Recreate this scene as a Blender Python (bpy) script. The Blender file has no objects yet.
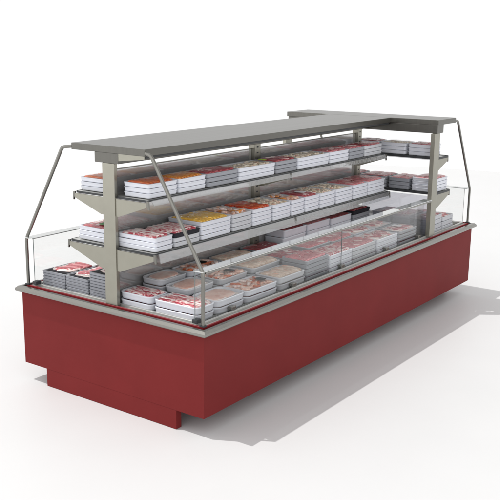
import bpy, bmesh, math, random
from mathutils import Vector, Matrix, noise
random.seed(7)
S = bpy.context.scene
COL = S.collection

# ---------------------------------------------------------------- camera
cam = bpy.data.cameras.new('camera'); co = bpy.data.objects.new('camera', cam); COL.objects.link(co)
yaw, pitch, roll = 0.64407, -0.23250, 0.00592
F = Vector((-math.sin(yaw)*math.cos(pitch), math.cos(yaw)*math.cos(pitch), math.sin(pitch)))
R0 = Vector((math.cos(yaw), math.sin(yaw), 0)); U0 = R0.cross(F)
R = math.cos(roll)*R0 + math.sin(roll)*U0
U = -math.sin(roll)*R0 + math.cos(roll)*U0
M = Matrix((R, U, -F)).transposed().to_4x4(); M.translation = Vector((5.48318, -4.51772, 2.71966))
co.matrix_world = M
cam.sensor_width = 36; cam.lens = 875.3/500*36
cam.shift_x = (250-226.41)/500; cam.shift_y = (254.19-250)/500
cam.clip_start = 0.05; cam.clip_end = 400
S.camera = co

# ---------------------------------------------------------------- studio backdrop light
wd = bpy.data.worlds.new('World'); S.world = wd; wd.use_nodes = True
nt = wd.node_tree; bg = nt.nodes['Background']
tc = nt.nodes.new('ShaderNodeTexCoord'); sp = nt.nodes.new('ShaderNodeSeparateXYZ')
nt.links.new(tc.outputs['Generated'], sp.inputs[0])
def wramp(src, stops):
    r = nt.nodes.new('ShaderNodeMapRange')
    r.inputs[1].default_value, r.inputs[2].default_value, r.inputs[3].default_value, r.inputs[4].default_value = stops
    r.interpolation_type = 'SMOOTHSTEP'
    nt.links.new(src, r.inputs[0]); return r.outputs[0]
rz = wramp(sp.outputs[2], (0.15, 0.95, 1.01, 0.56))
rx = wramp(sp.outputs[0], (-0.10, 0.65, 1.0, 1.10))
ry = wramp(sp.outputs[1], (0.50, -0.60, 1.0, 1.7))
mu = nt.nodes.new('ShaderNodeMath'); mu.operation = 'MULTIPLY'
nt.links.new(rz, mu.inputs[0]); nt.links.new(rx, mu.inputs[1])
mv = nt.nodes.new('ShaderNodeMath'); mv.operation = 'MULTIPLY'
nt.links.new(mu.outputs[0], mv.inputs[0]); nt.links.new(ry, mv.inputs[1])
nt.links.new(mv.outputs[0], bg.inputs['Strength']); bg.inputs['Color'].default_value = (1, 1, 1, 1)

# key lamp: a small bright studio lamp far up to the left
kd = bpy.data.lights.new('key_lamp', 'SPOT'); kd.energy = 100000; kd.shadow_soft_size = 0.30
kd.spot_size = math.radians(60); kd.spot_blend = 0.05; kd.color = (1.0, 0.985, 0.96)
ko = bpy.data.objects.new('key_lamp', kd); COL.objects.link(ko)
dirn = Vector((0.36, 0.235, -1)).normalized()
ko.location = Vector((1.2, 2.2, 0)) - dirn*60
ko.rotation_euler = dirn.to_track_quat('-Z', 'Y').to_euler()

S.view_settings.view_transform = 'Standard'; S.view_settings.look = 'None'
S.view_settings.exposure = 0.0; S.view_settings.gamma = 1
S.render.resolution_x = S.render.resolution_y = 1024
S.render.engine = 'CYCLES'
S.cycles.max_bounces = 10; S.cycles.transparent_max_bounces = 24
S.cycles.glossy_bounces = 4; S.cycles.caustics_reflective = False; S.cycles.caustics_refractive = False

# ---------------------------------------------------------------- materials
def mat(name, col, rough=0.5, metal=0.0, spec=0.5, var=0.0, scale=8, bump=0.0, bscale=200, stretch=(1, 1, 1), coat=0.0, rvar=0.0):
    m = bpy.data.materials.new(name); m.use_nodes = True
    t = m.node_tree; b = t.nodes['Principled BSDF']
    b.inputs['Roughness'].default_value = rough; b.inputs['Metallic'].default_value = metal
    b.inputs['Specular IOR Level'].default_value = spec; b.inputs['Coat Weight'].default_value = coat
    b.inputs['Base Color'].default_value = (*col, 1)
    tcn = t.nodes.new('ShaderNodeTexCoord'); mp = t.nodes.new('ShaderNodeMapping')
    mp.inputs['Scale'].default_value = stretch
    t.links.new(tcn.outputs['Object'], mp.inputs[0])
    if var or rvar:
        n = t.nodes.new('ShaderNodeTexNoise'); n.inputs['Scale'].default_value = scale; n.inputs['Detail'].default_value = 5
        t.links.new(mp.outputs[0], n.inputs['Vector'])
        if var:
            r = t.nodes.new('ShaderNodeValToRGB')
            r.color_ramp.elements[0].position = .3; r.color_ramp.elements[1].position = .7
            r.color_ramp.elements[0].color = (*[c*(1-var) for c in col], 1)
            r.color_ramp.elements[1].color = (*[min(1, c*(1+var)) for c in col], 1)
            t.links.new(n.outputs[0], r.inputs[0]); t.links.new(r.outputs[0], b.inputs['Base Color'])
        if rvar:
            q = t.nodes.new('ShaderNodeMapRange'); q.inputs[3].default_value = rough-rvar; q.inputs[4].default_value = rough+rvar
            t.links.new(n.outputs[0], q.inputs[0]); t.links.new(q.outputs[0], b.inputs['Roughness'])
    if bump:
        n2 = t.nodes.new('ShaderNodeTexNoise'); n2.inputs['Scale'].default_value = bscale; n2.inputs['Detail'].default_value = 3
        t.links.new(mp.outputs[0], n2.inputs['Vector'])
        bp = t.nodes.new('ShaderNodeBump'); bp.inputs['Strength'].default_value = bump; bp.inputs['Distance'].default_value = .002
        t.links.new(n2.outputs[0], bp.inputs['Height']); t.links.new(bp.outputs[0], b.inputs['Normal'])
    return m

def glassy(name, tint, ior=1.45, rough=0.02, extra=0.03, bump=0.0, body=0.0, bodycol=(.8, .8, .8), graze=1.0):
    """thin clear sheet: transparent + fresnel reflection, optional milky body"""
    m = bpy.data.materials.new(name); m.use_nodes = True
    t = m.node_tree; t.nodes.remove(t.nodes['Principled BSDF']); out = t.nodes['Material Output']
    tr = t.nodes.new('ShaderNodeBsdfTransparent'); tr.inputs[0].default_value = (*tint, 1)
    gl = t.nodes.new('ShaderNodeBsdfGlossy'); gl.inputs['Roughness'].default_value = rough
    fr = t.nodes.new('ShaderNodeLayerWeight'); fr.inputs[0].default_value = .5      # facing = 1 - |cos|
    f0 = ((ior-1)/(ior+1))**2
    pw = t.nodes.new('ShaderNodeMath'); pw.operation = 'POWER'; pw.inputs[1].default_value = 5
    t.links.new(fr.outputs['Facing'], pw.inputs[0])
    ad = t.nodes.new('ShaderNodeMath'); ad.operation = 'MULTIPLY_ADD'; ad.inputs[1].default_value = (1-f0-extra)*graze; ad.inputs[2].default_value = f0+extra; ad.use_clamp = True
    t.links.new(pw.outputs[0], ad.inputs[0])
    mx = t.nodes.new('ShaderNodeMixShader'); t.links.new(ad.outputs[0], mx.inputs[0])
    first = tr.outputs[0]
    if body:
        df = t.nodes.new('ShaderNodeBsdfDiffuse'); df.inputs[0].default_value = (*bodycol, 1)
        m2 = t.nodes.new('ShaderNodeMixShader'); m2.inputs[0].default_value = body
        t.links.new(tr.outputs[0], m2.inputs[1]); t.links.new(df.outputs[0], m2.inputs[2]); first = m2.outputs[0]
    t.links.new(first, mx.inputs[1]); t.links.new(gl.outputs[0], mx.inputs[2]); t.links.new(mx.outputs[0], out.inputs[0])
    if bump:
        tcn = t.nodes.new('ShaderNodeTexCoord'); n = t.nodes.new('ShaderNodeTexNoise'); n.inputs['Scale'].default_value = 22
        n.inputs['Detail'].default_value = 3; n.inputs['Distortion'].default_value = 1.5
        t.links.new(tcn.outputs['Object'], n.inputs['Vector'])
        bp = t.nodes.new('ShaderNodeBump'); bp.inputs['Strength'].default_value = bump; bp.inputs['Distance'].default_value = .02
        t.links.new(n.outputs[0], bp.inputs['Height']); t.links.new(bp.outputs[0], gl.inputs['Normal']); t.links.new(bp.outputs[0], fr.inputs['Normal'])
    return m

def meatmat(name, cols, pos, scale=40, stretch=(1, 1, 1), wave=0.0, rough=0.35):
    m = bpy.data.materials.new(name); m.use_nodes = True
    t = m.node_tree; b = t.nodes['Principled BSDF']; b.inputs['Roughness'].default_value = rough
    b.inputs['Coat Weight'].default_value = .15
    tcn = t.nodes.new('ShaderNodeTexCoord'); mp = t.nodes.new('ShaderNodeMapping'); mp.inputs['Scale'].default_value = stretch
    t.links.new(tcn.outputs['Object'], mp.inputs[0])
    oi = t.nodes.new('ShaderNodeObjectInfo')
    va = t.nodes.new('ShaderNodeVectorMath'); va.operation = 'ADD'
    sc = t.nodes.new('ShaderNodeMath'); sc.operation = 'MULTIPLY'; sc.inputs[1].default_value = 13.7
    t.links.new(oi.outputs['Random'], sc.inputs[0]); t.links.new(mp.outputs[0], va.inputs[0]); t.links.new(sc.outputs[0], va.inputs[1])
    n = t.nodes.new('ShaderNodeTexNoise'); n.inputs['Scale'].default_value = scale; n.inputs['Detail'].default_value = 4
    n.inputs['Distortion'].default_value = 1.2
    t.links.new(va.outputs[0], n.inputs['Vector'])
    r = t.nodes.new('ShaderNodeValToRGB')
    while len(r.color_ramp.elements) < len(cols): r.color_ramp.elements.new(.5)
    for e, c, p in zip(r.color_ramp.elements, cols, pos): e.position = p; e.color = (*c, 1)
    t.links.new(n.outputs[0], r.inputs[0]); t.links.new(r.outputs[0], b.inputs['Base Color'])
    bp = t.nodes.new('ShaderNodeBump'); bp.inputs['Strength'].default_value = .35; bp.inputs['Distance'].default_value = .004
    t.links.new(n.outputs[0], bp.inputs['Height']); t.links.new(bp.outputs[0], b.inputs['Normal'])
    return m

MT = {}
MT['red'] = mat('red_laminate', (0.157, 0.0180, 0.0182), rough=.55, var=.05, scale=3, bump=.04, bscale=300, spec=.09)
MT['lip'] = mat('red_lip', (0.20, 0.012, 0.016), rough=.35)
MT['steel'] = mat('brushed_steel', (0.20, 0.195, 0.178), rough=.25, metal=.9, var=.06, scale=6)
MT['canopy'] = mat('canopy_steel', (0.135, 0.131, 0.119), rough=.30, metal=.9, var=.05, scale=1.3, stretch=(26, .25, 1), rvar=.03)
MT['post'] = mat('post_steel', (0.305, 0.295, 0.250), rough=.30, metal=.85, var=.03, scale=12)
MT['deck'] = mat('deck_steel', (0.45, 0.45, 0.43), rough=.3, metal=.45, var=.08, scale=6)
MT['bright'] = mat('polished_steel', (0.27, 0.265, 0.245), rough=.25, metal=.85)
MT['dark'] = mat('dark_rubber', (0.025, 0.027, 0.03), rough=.5, var=.2)
MT['grille'] = mat('grille_metal', (0.12, 0.12, 0.12), rough=.4, metal=.6)
MT['glass'] = glassy('pane_glass', (.982, .986, .984), extra=.012)
MT['edge'] = glassy('glass_top_edge', (.75, .78, .77), extra=.5, body=.5, bodycol=(.75, .78, .76))
MT['gedge'] = mat('glass_cut_edge', (.10, .12, .12), rough=.2, spec=.8)
MT['spine'] = glassy('smoked_spine_glass', (.72, .71, .71), ior=1.6, rough=.09, extra=.34, body=.46, bodycol=(.58, .57, .565))
MT['milk'] = glassy('cross_panel_glass', (.93, .93, .96), rough=.06, extra=.14, body=.10, bodycol=(.8, .8, .86))
MT['ticket'] = glassy('clear_ticket_rail', (.90, .91, .92), rough=.10, extra=.16, body=.06, bodycol=(.7, .7, .7), bump=.25)
MT['film'] = glassy('cling_film', (.985, .985, .985), rough=.10, extra=.0, bump=.28, graze=.32)
MT['white'] = mat('white_foam', (.66, .675, .73), rough=.4, var=.02, scale=30, bump=.03)
MT['grey'] = mat('grey_foam', (.29, .30, .33), rough=.4, var=.04, scale=30)
MT['lgrey'] = mat('pale_grey_foam', (.52, .53, .56), rough=.4, var=.03, scale=30)
MT['black'] = mat('black_plastic', (.022, .022, .028), rough=.6, var=.1, spec=.15)
MT['paper'] = mat('white_paper', (.85, .85, .86), rough=.6)
MT['ink'] = mat('black_sticker', (.012, .014, .012), rough=.75, spec=.1)
MT['green'] = mat('parsley_green', (.06, .25, .05), rough=.6, var=.4, scale=80)
MT['lime'] = mat('lime_label', (.5, .75, .03), rough=.5)

W_ = (.80, .74, .70)
MT['bacon'] = meatmat('bacon', [(.38, .02, .045), (.54, .09, .12), (.74, .38, .38), (.90, .78, .75)], [.34, .44, .52, .60], 16, (1.0, 2.8, 1))
MT['bfat'] = meatmat('bacon_fat', [(.85, .72, .68), (.90, .85, .82)], [.3, .6], 40)
MT['orange'] = meatmat('orange_fillet', [(.44, .06, .02), (.56, .12, .03), (.66, .22, .08)], [.3, .5, .7], 55, (.5, 3, 1))
MT['orange2'] = meatmat('orange_breaded', [(.60, .16, .02), (.72, .27, .05), (.78, .42, .14)], [.3, .5, .7], 50)
MT['yellow'] = meatmat('yellow_noodles', [(.66, .28, .02), (.80, .48, .06), (.88, .66, .22)], [.3, .5, .7], 50, (1, 2, 1))
MT['sausage'] = meatmat('red_sausage', [(.36, .02, .005), (.52, .05, .01), (.64, .13, .03)], [.3, .5, .72], 35)
MT['salmon'] = meatmat('salmon_strips', [(.62, .28, .20), (.74, .46, .36), (.84, .68, .58)], [.35, .5, .65], 45)
MT['pink'] = meatmat('pink_slices', [(.52, .10, .12), (.66, .22, .24), (.78, .42, .42)], [.3, .5, .75], 60)
MT['lean'] = meatmat('lean_red', [(.28, .022, .032), (.43, .070, .085), (.58, .17, .19)], [.3, .5, .72], 40)
MT['fat'] = meatmat('fat_white', [(.74, .5, .46), (.85, .76, .72)], [.3, .55], 30)
MT['beige'] = meatmat('beige_sausage', [(.52, .36, .26), (.66, .52, .42), (.78, .68, .58)], [.3, .5, .7], 22)
MT['ham'] = meatmat('ham_slices', [(.68, .36, .29), (.78, .50, .42), (.84, .64, .56)], [.3, .5, .7], 12)
MT['shade'] = meatmat('dark_slices', [(.12, .02, .03), (.26, .05, .07), (.42, .14, .16)], [.3, .5, .7], 40)
MT['cream'] = meatmat('cream_pasta', [(.68, .50, .34), (.78, .68, .54), (.84, .79, .70)], [.3, .5, .7], 40)

# ---------------------------------------------------------------- mesh helpers
def link(name, bm, mats, parent=None, smooth=False, autosm=None):
    me = bpy.data.meshes.new(name)
    bm.normal_update(); bm.to_mesh(me); bm.free()
    for m in (mats if isinstance(mats, (list, tuple)) else [mats]): me.materials.append(m)
    if smooth:
        for p in me.polygons: p.use_smooth = True
        if autosm: 
            me.set_sharp_from_angle(angle=math.radians(autosm))
    o = bpy.data.objects.new(name, me); COL.objects.link(o)
    if parent: o.parent = parent
    return o
def box(bm, x0, x1, y0, y1, z0, z1, bev=0.0, mi=0):
    g = bmesh.ops.create_cube(bm, size=1)
    for v in g['verts']:
        v.co = Vector(((x0+x1)/2+v.co.x*(x1-x0), (y0+y1)/2+v.co.y*(y1-y0), (z0+z1)/2+v.co.z*(z1-z0)))
    fs = set(f for v in g['verts'] for f in v.link_faces)
    for f in fs: f.material_index = mi
    if bev:
        es = list(set(e for v in g['verts'] for e in v.link_edges))
        r = bmesh.ops.bevel(bm, geom=es, offset=bev, segments=2, affect='EDGES', profile=.6)
        for f in r['faces']: f.material_index = mi
def Bx(name, dims, m, parent, bev=0.0):
    bm = bmesh.new(); box(bm, *dims, bev); return link(name, bm, m, parent)
def prism(bm, pts, axis, a, b):
    """extrude polygon pts (2d) along axis from a to b; axis 'y': pts=(x,z); 'x': pts=(y,z)"""
    f = (lambda p, t: Vector((p[0], t, p[1]))) if axis == 'y' else (lambda p, t: Vector((t, p[0], p[1])))
    v0 = [bm.verts.new(f(p, a)) for p in pts]; v1 = [bm.verts.new(f(p, b)) for p in pts]
    n = len(pts)
    bm.faces.new(v0); bm.faces.new(v1[::-1])
    for i in range(n): bm.faces.new((v0[i], v1[i], v1[(i+1) % n], v0[(i+1) % n]))
    bmesh.ops.recalc_face_normals(bm, faces=bm.faces)
def tube(bm, pts, hw, hd):
    """flat-sided bar swept through pts; hw half width in bend plane, hd half depth; rounded corners"""
    P = [Vector(p) for p in pts]
    # cut each inner joint into three so that the bend is round
    Q = [P[0]]
    for i in range(1, len(P)-1):
        a = (P[i-1]-P[i]).normalized(); b = (P[i+1]-P[i]).normalized(); d = .022
        p0, p2 = P[i]+a*d, P[i]+b*d
        Q += [p0, p0*.25+P[i]*.5+p2*.25, p2]
    Q.append(P[-1])
    d0 = (Q[1]-Q[0]).normalized(); d1 = (P[2]-P[1]).normalized()
    side = d0.cross(d1).normalized()
    rings = []
    for i, p in enumerate(Q):
        t = (Q[min(i+1, len(Q)-1)]-Q[max(i-1, 0)]).normalized()
        n = side.cross(t).normalized()
        ring = []
        for k in range(12):
            an = 2*math.pi*k/12
            c, s = math.cos(an), math.sin(an)
            e = .55
            ring.append(bm.verts.new(p+n*hw*math.copysign(abs(c)**e, c)+side*hd*math.copysign(abs(s)**e, s)))
        rings.append(ring)
    for A, B in zip(rings, rings[1:]):
        for k in range(12): bm.faces.new((A[k], A[(k+1) % 12], B[(k+1) % 12], B[k]))
    bm.faces.new(rings[0]); bm.faces.new(rings[-1][::-1])
    bmesh.ops.recalc_face_normals(bm, faces=bm.faces)
def ring_rail(bm, x0, x1, y0, y1, prof):
    """sweep an inward-measured profile [(inset, z)] round a rectangle with mitred corners"""
    loops = []
    for ins, z in prof:
        loops.append([bm.verts.new((x, y, z)) for x, y in ((x0+ins, y0+ins), (x1-ins, y0+ins), (x1-ins, y1-ins), (x0+ins, y1-ins))])
    n = len(loops)
    for i in range(n):
        A, B = loops[i], loops[(i+1) % n]
        for k in range(4): bm.faces.new((A[k], A[(k+1) % 4], B[(k+1) % 4], B[k]))
    bmesh.ops.recalc_face_normals(bm, faces=bm.faces)

W, L = 1.9, 4.837
# ---------------------------------------------------------------- floor
bm = bmesh.new()
vs = [bm.verts.new((0+12*math.cos(a*math.pi/36), 3+12*math.sin(a*math.pi/36), 0)) for a in range(72)]
bm.faces.new(vs)
fl = link('floor', bm, mat('studio_floor', (.64, .64, .643), rough=.5, var=.012, scale=1.2, spec=.55))
fl['kind'] = 'structure'

# ---------------------------------------------------------------- counter
ctr = bpy.data.objects.new('display_counter', None); COL.objects.link(ctr)
ctr['label'] = 'long dark red refrigerated meat counter with stainless steel canopy, glass edges and two shelf tiers'
ctr['category'] = 'display counter'

Bx('body', (0, W, 0, L, .151, .775), MT['red'], ctr, .0012)
kp = Bx('kick_plate', (.258, W-.258, 0.001, .06, 0.002, .1505), MT['red'], ctr, .002)
Bx('kick_plate', (.258, W-.258, L-.06, L-.001, 0.002, .1505), MT['red'], ctr, .002)
Bx('plinth', (.42, W-.42, .3, L-.3, 0.001, .1505), MT['dark'], ctr)
# bumper
bm = bmesh.new(); ring_rail(bm, -.040, W+.040, -.040, L+.040, [(0, .778), (.0, .794), (.020, .812), (.042, .815), (.046, .808), (.046, .776), (.004, .772)])
link('bumper_rail', bm, MT['bright'], ctr)
bm = bmesh.new(); ring_rail(bm, .006, W-.006, .006, L-.006, [(0, .7755), (.0, .800), (.022, .800), (.022, .7755)])
link('rail_gap', bm, MT['dark'], ctr)
bm = bmesh.new(); ring_rail(bm, .029, W-.029, .029, L-.029, [(0, .776), (0, .819), (.003, .8215), (.011, .8215), (.0125, .776)])
link('body_lip', bm, MT['lip'], ctr)
bm = bmesh.new(); ring_rail(bm, .042, W-.042, .042, L-.042, [(0, .776), (0, .812), (.033, .812), (.033, .776)])
link('gutter', bm, MT['deck'], ctr)
bm = bmesh.new(); ring_rail(bm, .0755, W-.0755, .0755, L-.0755, [(0, .776), (0, .826), (.004, .829), (.020, .829), (.024, .826), (.024, .776)])
link('inner_lip', bm, MT['deck'], ctr)
# air grille with long bars, both long sides
for s in (0, 1):
    bm = bmesh.new()
    xa, xb = (.10, .165) if s == 0 else (W-.165, W-.10)
    box(bm, xa, xb, .10, 3.80, .776, .792)
    o = link('air_grille', bm, MT['dark'], ctr)
    bm = bmesh.new()
    for i in range(4):
        xx = xa+.006+i*.016
        box(bm, xx, xx+.006, .10, 3.80, .7925, .812)
    link('grille_bars', bm, MT['deck'], o)
Bx('deck', (.1655, W-.1655, .10, L-.10, .776, .803), MT['deck'], ctr, .002)

# canopy
bm = bmesh.new(); box(bm, .609, 1.347, 0.03, 3.8125, 1.968, 2.018, .003); c1 = link('canopy', bm, MT['canopy'], ctr)
bm = bmesh.new(); box(bm, .067, 1.875, 3.813, 4.25, 1.968, 2.0185, .003); link('canopy', bm, MT['canopy'], ctr)
bm = bmesh.new(); box(bm, .848, 1.085, .034, 3.81, 1.893, 1.9675, .003); link('canopy_beam', bm, MT['canopy'], ctr)
bm = bmesh.new(); box(bm, .085, 1.868, 3.815, 3.96, 1.884, 1.9675, .003); link('canopy_beam', bm, MT['canopy'], ctr)
bm = bmesh.new(); box(bm, 1.30, 1.335, .05, 3.80, 1.950, 1.9675, .002); link('canopy_trim', bm, MT['dark'], ctr)
# near hanging plate
bm = bmesh.new(); prism(bm, [(1.087, 1.915), (1.087, 1.9672), (1.335, 1.9672), (1.335, 1.945)], 'y', .036, .046); link('canopy_plate', bm, MT['post'], ctr)

# posts
def post(dims, parent=ctr, holes=None):
    o = Bx('post', dims, MT['post'], parent, .003)
    if holes:
        x, y0, y1, z0, z1 = holes
        z = z0
        while z < z1:
            Bx('slot', (x, x+.0012, y0, y1, z, z+.012), MT['dark'], o); z += .05
    return o
post((.925, 1.045, 0.032, .064, .8225, 1.8925))
post((.955, 1.025, 1.83, 1.92, .8035, 1.8925), holes=(1.0253, 1.86, 1.885, .9, 1.88))
post((.955, 1.025, 3.72, 3.80, .8035, 1.8925), holes=(1.0253, 3.75, 3.77, .9, 1.88))
post((1.815, 1.862, 3.78, 3.90, .8295, 1.8835), holes=None)
post((.038, .085, 3.78, 3.90, .8295, 1.8835), holes=None)

# spine glass (two bays) and head back panel
for y0, y1 in ((.08, 1.825), (1.925, 3.715)):
    o = Bx('spine_panel', (.984, .992, y0, y1, .8045, 1.838), MT['spine'], ctr)
    Bx('panel_cap', (.980, .996, y0, y1, 1.8385, 1.846), MT['steel'], o)
o = Bx('head_panel', (1.03, 1.813, 3.86, 3.866, .8045, 1.235), MT['milk'], ctr)
o = Bx('head_panel', (.087, .95, 3.86, 3.866, .8045, 1.235), MT['milk'], ctr)

# shelves -------------------------------------------------------
def bracket(parent, pts, axis, a, b, tip):
    bm = bmesh.new(); prism(bm, pts, axis, a, b); o = link('bracket', bm, MT['post'], parent)
    return o
def shelf(xin, xout, z, zp, y0, y1, sgn):
    # sheet
    a, b = min(xin, xout), max(xin, xout)
    s = Bx('shelf', (a, b, y0, y1, z-.012, z), MT['deck'], ctr, .001)
    # dark end edges
    Bx('shelf_edge', (a, b, y0-.006, y0-.0005, z-.014, z+.001), MT['dark'], s)
    Bx('shelf_edge', (a, b, y1+.0005, y1+.006, z-.016, z+.004), MT['dark'], s)
    # front stop
    Bx('front_stop', (min(xout, xout+sgn*.004), max(xout, xout+sgn*.004), y0, y1, z-.010, z+.002), MT['dark'], s)
    # ticket rail, leaning outwards
    bm = bmesh.new()
    x1 = xout+sgn*.006; th = .040 if z > 1.5 else .068
    prism(bm, [(x1, z-.004), (x1+sgn*.006, z-.004), (x1+sgn*.030, z-th), (x1+sgn*.022, z-th-.002)], 'y', y0+.03, y1)
    link('ticket_rail', bm, MT['ticket'], s)
    # brackets
    for yb in (y0-.018, 1.90, y1+.008):
        xr = .925 if sgn < 0 else 1.045
        if yb > 1: xr = .955 if sgn < 0 else 1.025
        tx = xout+sgn*.004
        bracket(s, [(xr, z-.0165), (tx, z-.0165), (tx, z-.050), (xr+sgn*.03, zp), (xr, zp)], 'y', yb, yb+.010, None)
        bm = bmesh.new(); prism(bm, [(tx, z-.002), (tx+sgn*.018, z-.004), (tx+sgn*.024, z-.065), (tx+sgn*.012, z-.067), (tx+sgn*.008, z-.045), (tx, z-.045)], 'y', yb-.001, yb+.011)
        link('hook', bm, MT['steel'], s)
    return s
for sgn in (1, -1):
    cx = .985
    shelf(cx+sgn*.012, 1.345 if sgn > 0 else .625, 1.652, 1.505, .058, 3.70, sgn)
    shelf(cx+sgn*.012, 1.405 if sgn > 0 else .550, 1.268, 1.09, .058, 3.70, sgn)
def head_shelf(z, yout, zp):
    s = Bx('shelf', (.09, 1.845, 3.905, yout, z-.012, z), MT['deck'], ctr, .001)
    Bx('shelf_edge', (1.8455, 1.852, 3.905, yout, z-.016, z+.006), MT['dark'], s)
    Bx('back_edge', (.09, 1.845, 3.899, 3.9045, z-.018, z+.006), MT['dark'], s)
    Bx('front_stop', (.09, 1.845, yout+.0005, yout+.006, z-.014, z+.006), MT['dark'], s)
    bm = bmesh.new(); prism(bm, [(yout+.007, z-.004), (yout+.013, z-.004), (yout+.034, z-.062), (yout+.026, z-.064)], 'x', .12, 1.82)
    link('ticket_rail', bm, MT['ticket'], s)
    for xb in (.052, .92, 1.834):
        bm = bmesh.new(); prism(bm, [(3.902, z-.0185), (yout+.004, z-.0185), (yout+.004, z-.05), (3.93, zp), (3.902, zp)], 'x', xb, xb+.010)
        link('bracket', bm, MT['post'], s)
        bm = bmesh.new(); prism(bm, [(yout+.005, z-.002), (yout+.020, z-.004), (yout+.026, z-.06), (yout+.014, z-.062), (yout+.005, z-.045)], 'x', xb-.001, xb+.011)
        link('hook', bm, MT['steel'], s)
head_shelf(1.628, 4.165, 1.49)
head_shelf(1.262, 4.255, 1.09)

# slanted end frames
def frame(pts):
    bm = bmesh.new(); tube(bm, pts, .0125, .0105)
    o = link('end_frame', bm, MT['steel'], ctr, True, 40)
    x, y, z = pts[0]
    bm = bmesh.new(); box(bm, x-.021, x+.021, y-.018, y+.018, z-.001, z+.008, .002); link('foot_plate', bm, MT['dark'], o)
frame([(W-.038, .040, .8225), (W-.038, .040, 1.203), (1.400, .040, 1.976), (1.3475, .040, 1.990)])
frame([(.038, .040, .8225), (.038, .040, 1.203), (.500, .040, 1.976), (.6085, .040, 1.990)])
frame([(W-.040, L-.038, .8225), (W-.040, L-.038, 1.203), (W-.040, 4.337, 1.976), (W-.040, 4.2505, 1.990)])
frame([(.107, L-.038, .8225), (.107, L-.038, 1.203), (.107, 4.337, 1.976), (.107, 4.2505, 1.990)])

# front glass: upright panes + narrow glass ledge on top
def pane_long(x, xo, y0, y1):
    p = Bx('front_glass', (x-.003, x+.003, y0, y1, .8295, 1.208), MT['glass'], ctr)
    Bx('cut_edge', (x-.003, x+.003, y0-.003, y0-.0003, .8295, 1.208), MT['gedge'], p)
for x, xo in ((1.786, 1.862), (.114, .038)):
    pane_long(x, xo, .045, 2.085); pane_long(x, xo, 2.092, 3.775)
    a, b = min(x, xo), max(x, xo)
    o = Bx('glass_ledge', (a-.004, b+.006, .028, 3.779, 1.2085, 1.2165), MT['edge'], ctr, .001)
    Bx('ledge_trim', (b-.006, b+.010, .058, 3.779, 1.197, 1.208) if xo > 1 else (a-.010, a+.006, .058, 3.779, 1.197, 1.208), MT['bright'], o)
# far side of the head
o = Bx('front_glass', (.13, 1.83, 4.720, 4.726, .8295, 1.208), MT['glass'], ctr)
Bx('cut_edge', (1.8303, 1.833, 4.720, 4.726, .8295, 1.208), MT['edge'], o)
Bx('glass_ledge', (.13, 1.862, 4.716, 4.802, 1.2085, 1.2165), MT['edge'], ctr, .001)
# clamps
for xs in (1, -1):
    for yy in (.055, .47, 1.30, 2.09, 2.95, 3.66):
        xx = W/2+xs*(1.786-W/2)
        m = MT['dark'] if yy < .1 else MT['bright']
        Bx('glass_clamp', (xx-.022, xx+.022, yy-.02, yy+.035, .8297, .858), m, ctr, .004)

# ---------------------------------------------------------------- trays
def rrect(w, d, r, seg=5):
    r = min(r, w*.48, d*.48); out = []
    for cx, cy, a0 in ((w/2-r, d/2-r, 0), (-w/2+r, d/2-r, 90), (-w/2+r, -d/2+r, 180), (w/2-r, -d/2+r, 270)):
        for k in range(seg+1):
            a = math.radians(a0+90*k/seg); out.append((cx+r*math.cos(a), cy+r*math.sin(a)))
    return out
def tray_mesh(w, d, h, r):
    bm = bmesh.new()
    q = .45 if r < .03 else 1.0
    prof = [(.020*q, 0.001), (.010*q, h*.10), (.004*q, h*.35), (.002*q, h*.74), (-.001, h*.80), (-.0015, h*.93), (.002, h*.985), (.010, h*.97), (.014, h*.85), (.018, h*.5)]
    loops = []
    for ins, z in prof:
        loops.append([bm.verts.new((x, y, z)) for x, y in rrect(w-2*ins, d-2*ins, max(r-ins, .004))])
    n = len(loops[0])
    for A, B in zip(loops, loops[1:]):
        for k in range(n): bm.faces.new((A[k], A[(k+1) % n], B[(k+1) % n], B[k]))
    bm.faces.new(loops[0][::-1]); bm.faces.new(loops[-1])
    bmesh.ops.recalc_face_normals(bm, faces=bm.faces)
    return bm
def blob(bm, cx, cy, lx, ly, rot, z, th, tilt=0, irr=.08, p=2.6, mi=0, bound=None, seg=20, tdir=0):
    """a flattened irregular lump: lx,ly half sizes"""
    sd = random.uniform(0, 50)
    rings = [(1.0, 0.0), (1.02, .35), (.93, .75), (.7, .93), (.38, 1.0)]
    c, s = math.cos(rot), math.sin(rot)
    def pt(u, v, k):
        x = cx+c*u-s*v; y = cy+s*u+c*v
        if bound:
            x = max(-bound[0], min(bound[0], x)); y = max(-bound[1], min(bound[1], y))
        nz = noise.noise(Vector((x*30, y*30, sd)))*th*.18
        q = u if tdir == 0 else v
        return (x, y, z+th*k+nz+tilt*q)
    V = []
    for rr, k in rings:
        loop = []
        for i in range(seg):
            a = 2*math.pi*i/seg
            ca, sa = math.cos(a), math.sin(a)
            e = 2/p
            u = math.copysign(abs(ca)**e, ca)*lx*rr; v = math.copysign(abs(sa)**e, sa)*ly*rr
            f = 1+irr*noise.noise(Vector((ca*1.6+sd, sa*1.6, sd)))*2
            loop.append(bm.verts.new(pt(u*f, v*f, k)))
        V.append(loop)
    top = bm.verts.new(pt(0, 0, 1.03))
    for A, B in zip(V, V[1:]):
        for k in range(seg):
            f = bm.faces.new((A[k], A[(k+1) % seg], B[(k+1) % seg], B[k])); f.material_index = mi; f.smooth = True
    for k in range(seg):
        f = bm.faces.new((V[-1][k], V[-1][(k+1) % seg], top)); f.material_index = mi; f.smooth = True
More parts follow.
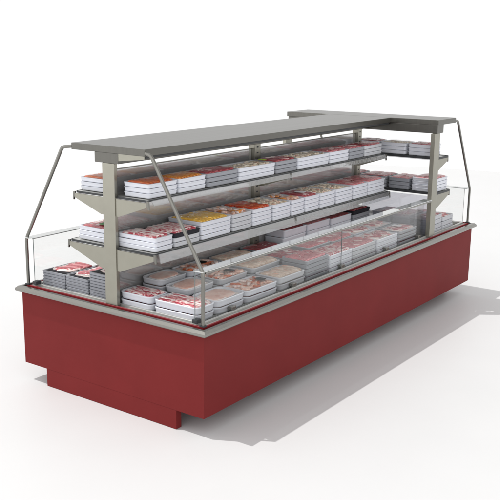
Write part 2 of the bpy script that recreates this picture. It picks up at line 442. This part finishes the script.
def base_sheet(bm, a, b, z, mi=0, amp=.002):
    nx, ny = 10, 14; sd = random.uniform(0, 99)
    g = [[bm.verts.new((-a+2*a*i/nx, -b+2*b*j/ny, z+amp*noise.noise(Vector((i*.9, j*.9, sd))))) for j in range(ny+1)] for i in range(nx+1)]
    for i in range(nx):
        for j in range(ny):
            f = bm.faces.new((g[i][j], g[i+1][j], g[i+1][j+1], g[i][j+1])); f.material_index = mi; f.smooth = True
def meat_mesh(kind, w, d, h):
    bm = bmesh.new(); a, b = w/2-.020, d/2-.020; z = h*.80; B = (a, b)
    rd = random.uniform
    M2 = ['bacon']
    if kind in ('bacon', 'ripple'):
        M2 = ['bacon', 'bfat'] if kind == 'bacon' else ['lean', 'bfat']
        base_sheet(bm, a, b, z, 1)
        n = int(round(2*b/.050))
        for i in range(n):
            y = -b+(i+.5)*2*b/n
            blob(bm, rd(-.006, .006), y, a*.97, .030, rd(-.06, .06), z, .016, tilt=.25, p=3.2, irr=.05, mi=0, bound=B, tdir=1)
            blob(bm, rd(-.01, .01), y+.019, a*.94, .0085, rd(-.05, .05), z+.013, .006, p=3, irr=.12, mi=1, bound=B)
    elif kind in ('orange', 'orange2', 'yellow'):
        M2 = [kind, 'cream']
        base_sheet(bm, a, b, z+.004, 0)
        n = int(round(2*b/.034))
        for i in range(n):
            y = -b+(i+.5)*2*b/n
            blob(bm, rd(-.004, .004), y, a*.98, .0155, rd(-.03, .03), z, .017, p=3, irr=.04, mi=0, bound=B)
        if kind == 'yellow':
            for i in range(14): blob(bm, rd(-a, a)*.8, rd(-b, b)*.85, rd(.012, .03), .006, rd(0, 3), z+.014, .006, mi=i % 2, bound=B, seg=10)
    elif kind == 'sausage':
        M2 = ['sausage', 'orange']
        base_sheet(bm, a, b, z, 0)
        nx, ny = 3, int(round(2*b/.036))
        for i in range(nx):
            for j in range(ny):
                blob(bm, -a+(i+.5)*2*a/nx+rd(-.003, .003), -b+(j+.5)*2*b/ny, a/nx*.99, .0175, rd(-.07, .07), z, .019, p=2.6, irr=.05, mi=0 if rd(0, 1) < .8 else 1, bound=B, seg=14)
    elif kind in ('salmon', 'mix'):
        M2 = ['salmon', 'orange2', 'fat'] if kind == 'salmon' else ['salmon', 'orange', 'fat']
        base_sheet(bm, a, b, z, 0)
        for i in range(34):
            blob(bm, rd(-a, a)*.85, rd(-b, b)*.88, rd(.022, .05), rd(.009, .018), rd(-.9, .9) if kind == 'salmon' else rd(0, 3), z+rd(0, .006), .014, irr=.12, mi=random.choice([0, 0, 1, 2]), bound=B, seg=12)
    elif kind in ('pink', 'dpink', 'slices'):
        M2 = ['pink', 'lean', 'fat'] if kind != 'dpink' else ['lean', 'shade', 'fat']
        base_sheet(bm, a, b, z, 0)
        n = 5
        for i in range(n):
            y = -b*.8+i*1.6*b/(n-1)
            for s in (-1, 1):
                blob(bm, s*a*.48+rd(-.01, .01), y+rd(-.008, .008), a*.54, b*.26, rd(-.25, .25), z+.002, .012, tilt=.13, irr=.10, mi=0, bound=B, tdir=1)
        for i in range(9):
            blob(bm, rd(-a, a)*.8, rd(-b, b)*.8, rd(.02, .045), rd(.002, .0045), rd(-1, 1), z+.014, .005, irr=.3, mi=2 if rd(0, 1) < .55 else 1, bound=B, seg=10)
    elif kind == 'chop':
        M2 = ['lean', 'fat', 'pink', 'paper']
        base_sheet(bm, a, b, z-.002, 1)
        for i in range(5):
            x, y = rd(-a, a)*.4, -b*.72+i*b*.36
            rot = rd(-.5, .5)
            blob(bm, x, y, a*.72, b*.24, rot, z, .012, irr=.22, mi=1, bound=B, tilt=.05, tdir=1)
            blob(bm, x+.006, y+.006, a*.62, b*.185, rot+.1, z+.003, .012, irr=.28, mi=0 if i % 2 == 0 else 2, bound=B, tilt=.05, tdir=1)
            blob(bm, x-a*.1, y, a*.3, .005, rot+rd(-.6, .6), z+.014, .006, irr=.3, mi=1, bound=B, seg=12)
    elif kind == 'beige':
        M2 = ['beige', 'cream', 'salmon']
        base_sheet(bm, a, b, z-.002, 0)
        n = int(round(2*b/.05))
        for i in range(n):
            y = -b+(i+.5)*2*b/n
            blob(bm, rd(-.01, .01), y, a*.93, .026, rd(.1, .35), z-.004, .028, irr=.07, p=2.4, mi=0, bound=B)
            blob(bm, rd(-.03, .03), y+.006, a*.5, .004, rd(.1, .4), z+.022, .004, mi=2, bound=B, seg=10)
    elif kind == 'ham':
        M2 = ['ham', 'bfat', 'ham']
        base_sheet(bm, a*.9, b*.9, z-.002, 1)
        for i in range(5):
            blob(bm, 0, -b*.42+i*b*.17, a*.95, b*.54, 0, z-.002+i*.0012, .012, irr=.03, p=2.3, mi=1, bound=B, tilt=.03, tdir=1, seg=28)
            blob(bm, 0, -b*.42+i*b*.17, a*.91, b*.51, 0, z+.000+i*.0012, .012, irr=.03, p=2.3, mi=0, bound=B, tilt=.03, tdir=1, seg=28)
    elif kind == 'cream':
        M2 = ['cream', 'salmon', 'bfat', 'green']
        base_sheet(bm, a, b, z, 0)
        for i in range(46):
            blob(bm, rd(-a, a)*.9, rd(-b, b)*.9, rd(.014, .03), rd(.008, .014), rd(0, 3), z+rd(-.002, .002), .010, irr=.1, mi=random.choice([0, 0, 0, 0, 1]), bound=B, seg=12)
    elif kind == 'darkleaf':
        M2 = ['black', 'pink', 'fat', 'lean']
        base_sheet(bm, a, b, z+.004, 0, .001)
        for i in range(6):
            y = -b*.62+i*b*.28
            blob(bm, a*.10+rd(-.01, .01), y+.03, a*.95, b*.30, .25, z+.002, .014, irr=.2, mi=2, bound=B, tilt=.08, tdir=1)
            blob(bm, a*.10+rd(-.01, .01), y+.040, a*.90, b*.265, .25, z+.005, .014, irr=.25, mi=1 if i % 2 else 3, bound=B, tilt=.08, tdir=1)
    return bm, [MT[k] for k in M2]
def film_mesh(w, d, h, r):
    bm = bmesh.new(); nx = 8; sd = random.uniform(0, 99)
    a, b = w/2-.006, d/2-.006
    rings = []
    for s in (1, .86, .6, .3):
        pts = rrect(2*a*s, 2*b*s, r*s, 4)
        hh = h+.0015 + (1-s**3)*.016
        rings.append([bm.verts.new((x, y, hh+.0016*noise.noise(Vector((x*40, y*40, sd))))) for x, y in pts])
    n = len(rings[0])
    for A, B in zip(rings, rings[1:]):
        for k in range(n): bm.faces.new((A[k], A[(k+1) % n], B[(k+1) % n], B[k]))
    bm.faces.new(rings[-1])
    bmesh.ops.recalc_face_normals(bm, faces=bm.faces)
    return bm

DESC = {'bacon': 'streaky bacon', 'ripple': 'red rippled bacon', 'orange': 'orange-red strips', 'orange2': 'orange breaded strips',
        'yellow': 'yellow strips', 'sausage': 'short red sausages', 'salmon': 'salmon-pink strips', 'mix': 'black-stickered orange meat',
        'pink': 'pink slices', 'dpink': 'dark red slices', 'chop': 'fatty red chops', 'beige': 'pale beige sausages',
        'ham': 'pale ham slices', 'cream': 'cream-coloured pieces', 'darkleaf': 'dark-edged pink meat'}
CN = {'white': 'white', 'grey': 'grey', 'lgrey': 'pale grey', 'black': 'black'}
LAYER = {1: ['only'], 2: ['bottom', 'top'], 3: ['bottom', 'middle', 'top'], 4: ['bottom', 'second-lowest', 'second-highest', 'top']}
ORD = ['first', 'second', 'third', 'fourth', 'fifth', 'sixth', 'seventh', 'eighth', 'ninth', 'tenth', 'eleventh', 'twelfth', 'thirteenth']
def stack(x0, x1, y0, y1, z0, n, h, tc, kind, where, group, r=.022, extra=None, topcol=None, rot=0.0):
    w, d = x1-x0-.008, y1-y0-.008
    base = None
    lay = LAYER.get(n) or (['bottom']+[ORD[k]+' layer' for k in range(1, n-1)]+['top'])
    for i in range(n):
        root = bpy.data.objects.new('meat_tray', None); COL.objects.link(root)
        root.location = ((x0+x1)/2+random.uniform(-.002, .002), (y0+y1)/2+random.uniform(-.003, .003), z0+i*h*.985)
        root.rotation_euler = (0, 0, rot+random.uniform(-.013, .013))
        c = tc if not (topcol and i == n-1) else topcol
        if base is None:
            base = link('tray', tray_mesh(w, d, h, r), MT[c], root, True, 45); t = base
        else:
            t = base.copy()
            if c != tc: t.data = base.data.copy(); t.data.materials[0] = MT[c]
            COL.objects.link(t); t.parent = root
        top = i == n-1
        if top:
            root['label'] = f'{lay[i]} {CN[c]} tray of {DESC[kind]}, {where}'
            mb, mm = meat_mesh(kind, w, d, h); link('meat', mb, mm, root)
            if kind != 'darkleaf': link('film', film_mesh(w, d, h, r), MT['film'], root, True)
            if extra: extra(root, w, d, h)
        else:
            root['label'] = f'{lay[i]} {CN[c]} tray under {DESC[kind]}, {where}'
            mb = bmesh.new(); base_sheet(mb, w/2-.022, d/2-.022, h*.7); 
            base_mat = MT['lean' if kind not in ('yellow', 'cream', 'beige', 'ham') else kind]
            link('meat', mb, base_mat, root)
        root['category'] = 'meat tray'; root['group'] = group
def sticker(dx, dy, sx, sy, m='ink', rot=.1):
    def f(root, w, d, h):
        bm = bmesh.new()
        g = rrect(sx, sy, min(sx, sy)*.3, 3); hh = h+.0195
        v0 = [bm.verts.new((x, y, hh)) for x, y in g]; v1 = [bm.verts.new((x, y, hh+.0012)) for x, y in g]
        n = len(v0); bm.faces.new(v0[::-1]); bm.faces.new(v1)
        for k in range(n): bm.faces.new((v0[k], v0[(k+1) % n], v1[(k+1) % n], v1[k]))
        o = link('sticker', bm, MT[m], root); o.location = (dx*w, dy*d, 0); o.rotation_euler = (0, 0, rot)
    return f

# upper shelf, customer side
UZ, LZ, DZ = 1.656, 1.272, .8045
up = [(.085, .415, 'white', 'orange', 3, None), (.42, .755, 'white', 'orange2', 3, None), (.765, 1.17, 'grey', 'dpink', 3, None),
      (1.18, 1.71, 'white', 'cream', 3, sticker(.1, .38, .07, .05, 'lime')), (1.72, 2.06, 'grey', 'dpink', 3, None), (2.07, 2.62, 'white', 'cream', 3, None),
      (2.63, 2.995, 'white', 'pink', 3, None), (3.0, 3.30, 'grey', 'pink', 3, None), (3.31, 3.69, 'lgrey', 'dpink', 3, None)]
for i, (a, b, c, k, n, e) in enumerate(up):
    stack(1.075, 1.335, a, b, UZ, n, .036, c, k, f'{ORD[i]} stack from near end, upper front shelf', 'trays on the upper front shelf', extra=e)
lo = [(.075, .285, 'white', 'bacon', 3), (.29, .60, 'lgrey', 'bacon', 3), (.61, 1.0, 'white', 'yellow', 4), (1.01, 1.285, 'lgrey', 'salmon', 4), (1.295, 1.58, 'white', 'sausage', 4),
      (1.59, 1.87, 'white', 'cream', 4), (1.88, 2.10, 'white', 'salmon', 4), (2.11, 2.36, 'white', 'ripple', 4), (2.37, 2.65, 'white', 'cream', 4),
      (2.66, 2.98, 'white', 'cream', 4), (2.99, 3.29, 'white', 'pink', 4), (3.30, 3.66, 'white', 'pink', 4)]
for i, (a, b, c, k, n) in enumerate(lo):
    e = None
    if i == 7: e = sticker(.1, 0, .10, .07, 'paper')
    if i == 10: e = sticker(.15, .1, .03, .03, 'lip')
    x0 = 1.01 if i == 0 else 1.04
    stack(x0, 1.398, a, b, LZ, n, .0355, c, k, f'{ORD[i]} stack from near end, lower front shelf', 'trays on the lower front shelf', extra=e, topcol='black' if i == 1 else None)
# deck rows (the deck rises in steps towards the spine)
Bx('deck_step', (1.2275, 1.489, .325, 3.70, .8035, .842), MT['deck'], ctr, .003)
Bx('deck_step', (.9955, 1.227, .325, 3.70, .8035, .880), MT['deck'], ctr, .003)
def deckrow(rows, x0, x1, z0, rowname, group):
    for i, (a, b, c, k, n, h, r, e) in enumerate(rows):
        stack(x0, x1, a, b, z0, n, h, c, k, f'{ORD[i]} stack from near end, {rowname}', group, r=r, extra=e, topcol='black' if (k, n) == ('dpink', 5) else None)
deckrow([(.33, .70, 'white', 'ham', 2, .056, .06, None), (.71, 1.14, 'white', 'mix', 2, .053, .05, sticker(.12, .22, .085, .075)), (1.16, 1.55, 'lgrey', 'beige', 2, .058, .04, None),
      (1.56, 1.92, 'grey', 'pink', 5, .0355, .02, None), (1.94, 2.34, 'white', 'bacon', 4, .038, .02, None), (2.35, 2.80, 'lgrey', 'pink', 4, .037, .02, None),
      (2.83, 3.26, 'white', 'chop', 4, .036, .02, None), (3.29, 3.69, 'grey', 'chop', 4, .036, .03, sticker(0, 0, .10, .07, 'paper'))],
      1.495, 1.768, .8045, 'front deck row', 'trays in the front row of the deck')
deckrow([(.33, .68, 'lgrey', 'ham', 2, .056, .05, None), (.74, 1.13, 'lgrey', 'mix', 2, .052, .05, sticker(.12, .1, .085, .075)), (1.17, 1.60, 'lgrey', 'beige', 2, .055, .04, None),
       (1.64, 2.02, 'grey', 'dpink', 2, .053, .03, None), (2.04, 2.44, 'lgrey', 'pink', 3, .042, .03, None), (2.46, 2.87, 'lgrey', 'pink', 3, .038, .02, None),
       (2.89, 3.31, 'white', 'chop', 3, .038, .02, None), (3.34, 3.69, 'lgrey', 'chop', 3, .036, .02, None)],
       1.234, 1.487, .8425, 'middle deck row', 'trays in the middle row of the deck')
deckrow([(.33, .66, 'lgrey', 'ham', 2, .052, .05, None), (.68, 1.13, 'white', 'mix', 2, .050, .05, sticker(.05, .1, .085, .075)), (1.17, 1.58, 'lgrey', 'beige', 2, .046, .04, None),
      (1.62, 2.0, 'grey', 'dpink', 2, .050, .03, None), (2.03, 2.42, 'white', 'dpink', 3, .072, .02, None), (2.44, 2.86, 'white', 'pink', 3, .070, .02, None),
      (2.88, 3.29, 'white', 'dpink', 3, .066, .02, None), (3.32, 3.69, 'grey', 'dpink', 5, .042, .02, None)],
      1.0, 1.226, .8805, 'back deck row', 'trays in the back row of the deck')
# end of deck: two bacon stacks right of the post
stack(1.0, 1.335, .09, .31, DZ, 2, .060, 'white', 'bacon', 'right of the end post', 'bacon trays at the near end', r=.05)
stack(1.345, 1.775, .085, .315, DZ, 2, .060, 'white', 'bacon', 'beside the glass corner', 'bacon trays at the near end', r=.05)
# near end left of the post: tall grey stacks
for i, (a, b, n, where) in enumerate([(.13, .40, 6, 'leftmost at the near end'), (.405, .665, 6, 'between leftmost and tallest stack'), (.67, .93, 9, 'tallest stack beside the end post')]):
    stack(a, b, .105, .46, DZ, n, .0235, 'grey', 'darkleaf', where, 'thin grey trays at the near end', r=.008)

# far side of the spine (seen past the end post and through the smoked glass)
bu = [(.085, .40, 'orange'), (.42, .78, 'orange2'), (.80, 1.2, 'dpink'), (1.22, 1.68, 'cream'), (1.72, 2.1, 'pink'), (2.15, 2.62, 'dpink'), (2.66, 3.1, 'pink'), (3.15, 3.62, 'dpink')]
for i, (a, b, k) in enumerate(bu):
    stack(.620, .895, a, b, UZ, 3, .034, 'white' if i != 2 else 'grey', k, f'{ORD[i]} stack from near end, upper rear shelf', 'trays on the upper rear shelf')
bl = [(.085, .42, 'ripple'), (.45, .80, 'bacon'), (.82, 1.2, 'yellow'), (1.22, 1.64, 'salmon'), (1.68, 2.1, 'chop'), (2.14, 2.56, 'cream'), (2.6, 3.05, 'pink'), (3.1, 3.6, 'chop')]
for i, (a, b, k) in enumerate(bl):
    stack(.585, .915, a, b, LZ, 3, .036, 'white', k, f'{ORD[i]} stack from near end, lower rear shelf', 'trays on the lower rear shelf', extra=sticker(.15, -.2, .10, .10, 'green') if i == 0 else None)
bd = [(.52, .95, 'chop'), (1.0, 1.45, 'pink'), (1.5, 1.95, 'dpink'), (2.0, 2.45, 'chop'), (2.5, 2.95, 'pink'), (3.0, 3.5, 'chop')]
for i, (a, b, k) in enumerate(bd):
    stack(.58, .93, a, b, DZ, 3, .05, 'lgrey', k, f'{ORD[i]} stack from near end, rear deck', 'trays on the rear deck')
# head of the counter
hu = [(.55, .84, 'pink'), (.86, 1.16, 'dpink'), (1.18, 1.485, 'cream'), (1.50, 1.775, 'pink')]
for i, (a, b, k) in enumerate(hu):
    stack(a, b, 3.915, 4.155, UZ-.022, 3, .040, 'white', k, f'{ORD[i]} stack from left, upper cross shelf', 'trays on the upper shelf of the head')
hl = [(.60, .93, 'dpink', 'grey'), (.95, 1.27, 'dpink', 'grey'), (1.29, 1.54, 'pink', 'grey'), (1.56, 1.84, 'pink', 'white')]
for i, (a, b, k, c) in enumerate(hl):
    stack(a, b, 3.915, 4.235, LZ-.006, 3 if i < 3 else 4, .040 if i < 3 else .036, c, k, f'{ORD[i]} stack from left, lower cross shelf', 'trays on the lower shelf of the head')
hd = [(1.12, 1.34, 3.90, 4.26), (1.36, 1.58, 3.90, 4.26), (1.60, 1.80, 3.93, 4.24), (1.60, 1.80, 4.26, 4.55), (1.36, 1.58, 4.28, 4.6)]
for i, (a, b, c, d) in enumerate(hd):
    stack(a, b, c, d, DZ, 4 if i < 3 else 3, .050, 'lgrey', 'chop', f'{ORD[i]} stack behind cross panel', 'trays on the deck of the head')
